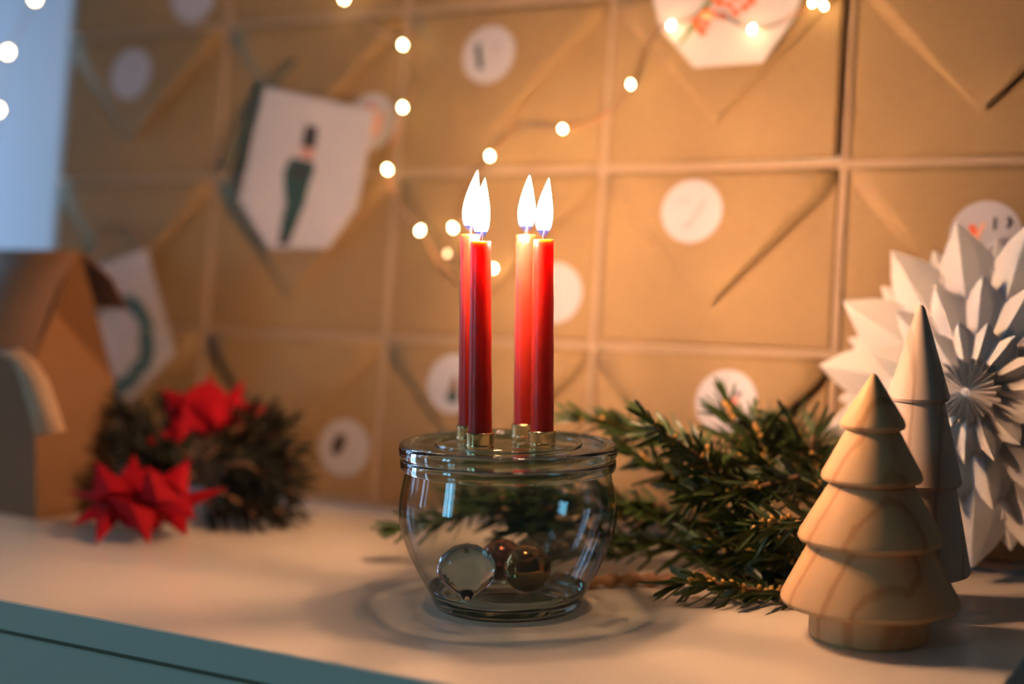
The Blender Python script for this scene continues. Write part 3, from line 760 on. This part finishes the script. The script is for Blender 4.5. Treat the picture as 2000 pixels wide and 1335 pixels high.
bp(MB().add([(0, D_, 0.088), (0, D_*.5, 0.100), (-0.022, D_*.50, 0.135), (0.004, D_*0.52, zr)], [(0, 2, 1), (0, 3, 2)]), 'gusset')
bp(MB().add([(0, D_, 0), (-W_, D_, 0), (-W_, D_, 0.088), (0, D_, 0.088)], [(0, 1, 2, 3)]), 'back_panel')
bp(MB().add([(0, D_, 0.088), (-W_, D_, 0.088), (-W_, D_*0.52, zr), (0.004, D_*0.52, zr)], [(0, 1, 2, 3)]), 'back_slope')
bp(MB().add([(-W_, 0, 0), (-W_, D_, 0), (-W_, D_, 0.088), (-W_, 0, zc)], [(3, 2, 1, 0)]), 'side_panel')
bp(MB().sheet([[(-W_, D_*0.53, zr), (0.004, D_*0.53, zr)], [(-W_, D_*0.53+0.022, zr-0.018), (0.008, D_*0.53+0.022, zr-0.018)], [(-W_, D_*0.53+0.034, zr-0.040), (0.010, D_*0.53+0.034, zr-0.040)]]), 'folded_top')
bp(MB().add([(-W_, 0, 0.0004), (0, 0, 0.0004), (0, D_, 0.0004), (-W_, D_, 0.0004)], [(0, 1, 2, 3)]), 'bottom')
bpy.context.view_layer.update()
binv = bg.matrix_world.inverted()
tr_ = [[binv @ px(u, v, d) for u, v, d in row] for row in (
    ((-40,700,.905),(10,690,.905)), ((-8,688,.890),(42,682,.888)), ((22,702,.880),(72,706,.876)), ((40,745,.872),(96,745,.868)), ((56,800,.866),(114,795,.862)), ((70,852,.862),(128,840,.858)))]
o = bp(MB().sheet(tr_), 'paper_tab', 'bag_tag', smooth=True); o['label'] = 'lighter kraft paper tab bent outwards'
tag(bg, 'brown paper bag with folded gable top, at the left edge', 'paper bag')

# ================================================================ conifer boughs
def needles(mb, pts, spacing, ln, wd, r, flat=0.55, upv=Vector((0, 0, 1))):
    pts = spline(pts, 14)
    acc = 0.0; L = sum((b-a).length for a, b in zip(pts, pts[1:])); run = 0.0
    for a, b in zip(pts, pts[1:]):
        seg = (b-a).length; t = (b-a).normalized(); side = t.cross(upv)
        if side.length < 0.2: side = t.cross(Vector((1, 0, 0)))
        side.normalize(); nm = side.cross(t)
        while acc < seg:
            o = a + t*acc; f = (run+acc)/L
            for sg in (-1, 1):
                phi = r.gauss(0, flat) + (0 if sg > 0 else math.pi)
                d0 = side*math.cos(phi) + nm*math.sin(phi)
                ang = R_(r.uniform(48, 72)) * (1-0.55*smoothstep((f-0.88)/0.12))
                d = (t*math.cos(ang) + d0*math.sin(ang)).normalized()
                l = ln*r.uniform(0.7, 1.1)*(0.75+0.25*math.sin(math.pi*min(1, f*1.05+0.05)))
                bn = t.cross(d); bn = bn.normalized() if bn.length > 1e-4 else side
                bn = (bn*math.cos(.5) + d.cross(bn)*math.sin(.5)*r.choice((-1, 1))).normalized()
                w2 = wd*r.uniform(0.8, 1.1)/2; cur = (t*0.25 + nm*r.uniform(-0.25, 0.1))*l
                p0 = o; p1 = o + d*l*0.18; p2 = o + d*l*0.6 + cur*0.18; p3 = o + d*l*0.9 + cur*0.5; p4 = o + d*l + cur*0.62
                lf = d.cross(bn).normalized()*w2*0.5
                wv = bn
                mb.add([p0, p1-wv*w2*.8, p1+wv*w2*.8, p2-wv*w2, p2+wv*w2, p3-wv*w2*.7, p3+wv*w2*.7, p4, p2+lf],
                       [(0, 1, 2), (1, 3, 8), (1, 8, 2), (2, 8, 4), (3, 5, 8), (5, 6, 8), (6, 4, 8), (5, 7, 6)])
            acc += spacing*r.uniform(0.8, 1.2)
        acc -= seg; run += seg
def bough(name, loc, twigs, label, mat, ln, wd, spacing, seed, buds=True, flat=0.55):
    r = random.Random(seed); root = empty(name, loc); O = Vector(loc)
    for pts, bud in twigs:
        P_ = [p-O for p in pts]; sp_ = spline(P_, 8); n = len(sp_)
        tw = MB().tube(sp_, [0.0017*(1-0.65*k/n) for k in range(n)], 6).build('twig', M['bark'], root, smooth=True)
        mb = MB(); needles(mb, P_, spacing, ln, wd, r, flat)
        for i, q_ in enumerate(mb.v):
            if q_.z + O.z < 0.0008: q_.z = 0.0008 - O.z
        nd = mb.build('needles', M[mat], tw); nd['kind'] = 'stuff'
        if bud:
            mb = MB()
            for k in range(bud):
                f = 0.15+0.8*r.random(); c = sp_[int(f*(n-1))]
                off = Vector((r.uniform(-.6, 1), r.uniform(-1, 0.0), r.uniform(-.3, 1))).normalized()*0.0032
                mb.lathe(ballp(0.00135, 6), 8, Matrix.Translation(c+off) @ Matrix.Scale(1.3, 4, off.normalized()))
            b = mb.build('buds', M['bud'], tw, smooth=True); b['kind'] = 'stuff'
    tag(root, label, 'bough')
    return root
def T(*a): return [px(u, v, d) for u, v, d in a]
right = [
 (T((1560,985,.765),(1420,930,.762),(1335,870,.755),(1285,838,.752),(1262,812,.750)), 14),
 (T((1420,925,.785),(1300,862,.800),(1210,832,.812),(1125,812,.820)), 10),
 (T((1480,985,.775),(1452,890,.790),(1428,815,.800),(1418,785,.803)), 22),
 (T((1600,980,.770),(1572,880,.785),(1545,830,.795),(1520,812,.80)), 8),
 (T((1640,1165,.722),(1530,1158,.722),(1430,1145,.722),(1370,1135,.722),(1325,1140,.722)), 30),
 (T((1660,1010,.715),(1580,1018,.718),(1510,1020,.722),(1470,1030,.725)), 20),
 (T((1600,1105,.735),(1500,1085,.738),(1420,1068,.742),(1375,1055,.745)), 24),
 (T((1500,975,.785),(1390,955,.788),(1290,915,.792),(1225,880,.795)), 8),
 (T((1540,1045,.775),(1400,1035,.785),(1290,1010,.792),(1215,985,.797)), 8),
 (T((1560,1100,.765),(1420,1090,.775),(1310,1065,.785),(1225,1050,.790)), 6),
 (T((1640,900,.775),(1610,905,.778),(1560,880,.782),(1510,868,.788)), 6),
 (T((1560,930,.745),(1480,950,.745),(1400,960,.75),(1330,985,.755)), 12),
 (T((1640,1075,.742),(1560,1060,.748),(1490,1050,.752),(1430,1010,.757)), 8),
 (T((1640,980,.752),(1600,950,.755),(1540,935,.757),(1480,905,.76)), 8),
 (T((1650,1130,.745),(1560,1128,.750),(1480,1120,.757),(1400,1100,.765)), 6),
 (T((1500,960,.770),(1490,900,.775),(1480,850,.780),(1470,822,.783)), 12),
 (T((1600,1000,.765),(1600,940,.770),(1585,890,.775),(1590,850,.780)), 6),
 (T((1400,985,.760),(1385,930,.765),(1380,890,.768),(1365,872,.770)), 14),
 (T((1580,1060,.738),(1500,1050,.742),(1420,1000,.748),(1370,965,.752)), 10),
 (T((1230,1060,.80),(1150,1040,.80),(1070,1030,.805),(1000,1040,.805)), 4),
 (T((1220,1010,.79),(1150,975,.79),(1080,950,.795),(1020,915,.80)), 4),
 (T((1230,1080,.785),(1170,1080,.79),(1110,1070,.795),(1050,1075,.80)), 4),
 (T((1210,970,.80),(1140,935,.805),(1080,910,.81),(1040,890,.815)), 4),
 (T((1100,1000,.80),(1040,990,.805),(980,960,.81),(930,940,.815)), 4),
 (T((1120,1030,.81),(1040,1010,.815),(970,1000,.82),(900,965,.825)), 4),
 (T((1300,985,.792),(1180,985,.797),(1040,962,.800),(950,985,.803),(870,1012,.806),(775,1030,.808)), 4),
]
rb_ = bough('conifer_bough', (0.07, 0.10, 0), right, 'green needled bough with yellow buds lying right of the jar', 'needle', 0.0240, 0.0028, 0.0016, 3, flat=0.5)
# bare woody end of the bough, lying on the table behind the jar
O = Vector((0.07, 0.10, 0))
pts = [onz(1075, 1140, 0.004)-O, onz(1150, 1135, 0.004)-O, onz(1235, 1130, 0.004)-O, onz(1320, 1132, 0.004)-O, onz(1450, 1120, 0.006)-O]
sp_ = spline(pts, 10)
MB().tube(sp_, [0.0032+0.0009*math.sin(k*1.35) for k in range(len(sp_))], 8).build('cut_stem', plain('bare_stem', (0.50, 0.26, 0.12), 0.7, var=0.3, scale=300), rb_, smooth=True)
left = []
r5 = random.Random(11)
for (u, v, d, u2, v2, d2) in ((420,930,.93,575,880,.93),(420,950,.92,580,960,.925),(430,975,.91,570,1005,.91),(400,900,.93,520,800,.95),(370,890,.94,240,800,.96),(350,920,.93,222,855,.96),
        (340,960,.93,215,950,.94),(400,860,.95,330,790,.97),(450,880,.95,560,830,.96),(430,960,.90,500,1010,.895),(380,930,.92,250,900,.93),(440,910,.91,520,930,.9),(400,980,.91,430,1005,.9),(400,850,.96,450,790,.97),(460,930,.95,580,920,.96)):
    left.append((T((u, v, d), ((u+u2)/2+r5.uniform(-12, 12), (v+v2)/2+r5.uniform(-14, 4), (d+d2)/2), (u2, v2, d2)), 0))
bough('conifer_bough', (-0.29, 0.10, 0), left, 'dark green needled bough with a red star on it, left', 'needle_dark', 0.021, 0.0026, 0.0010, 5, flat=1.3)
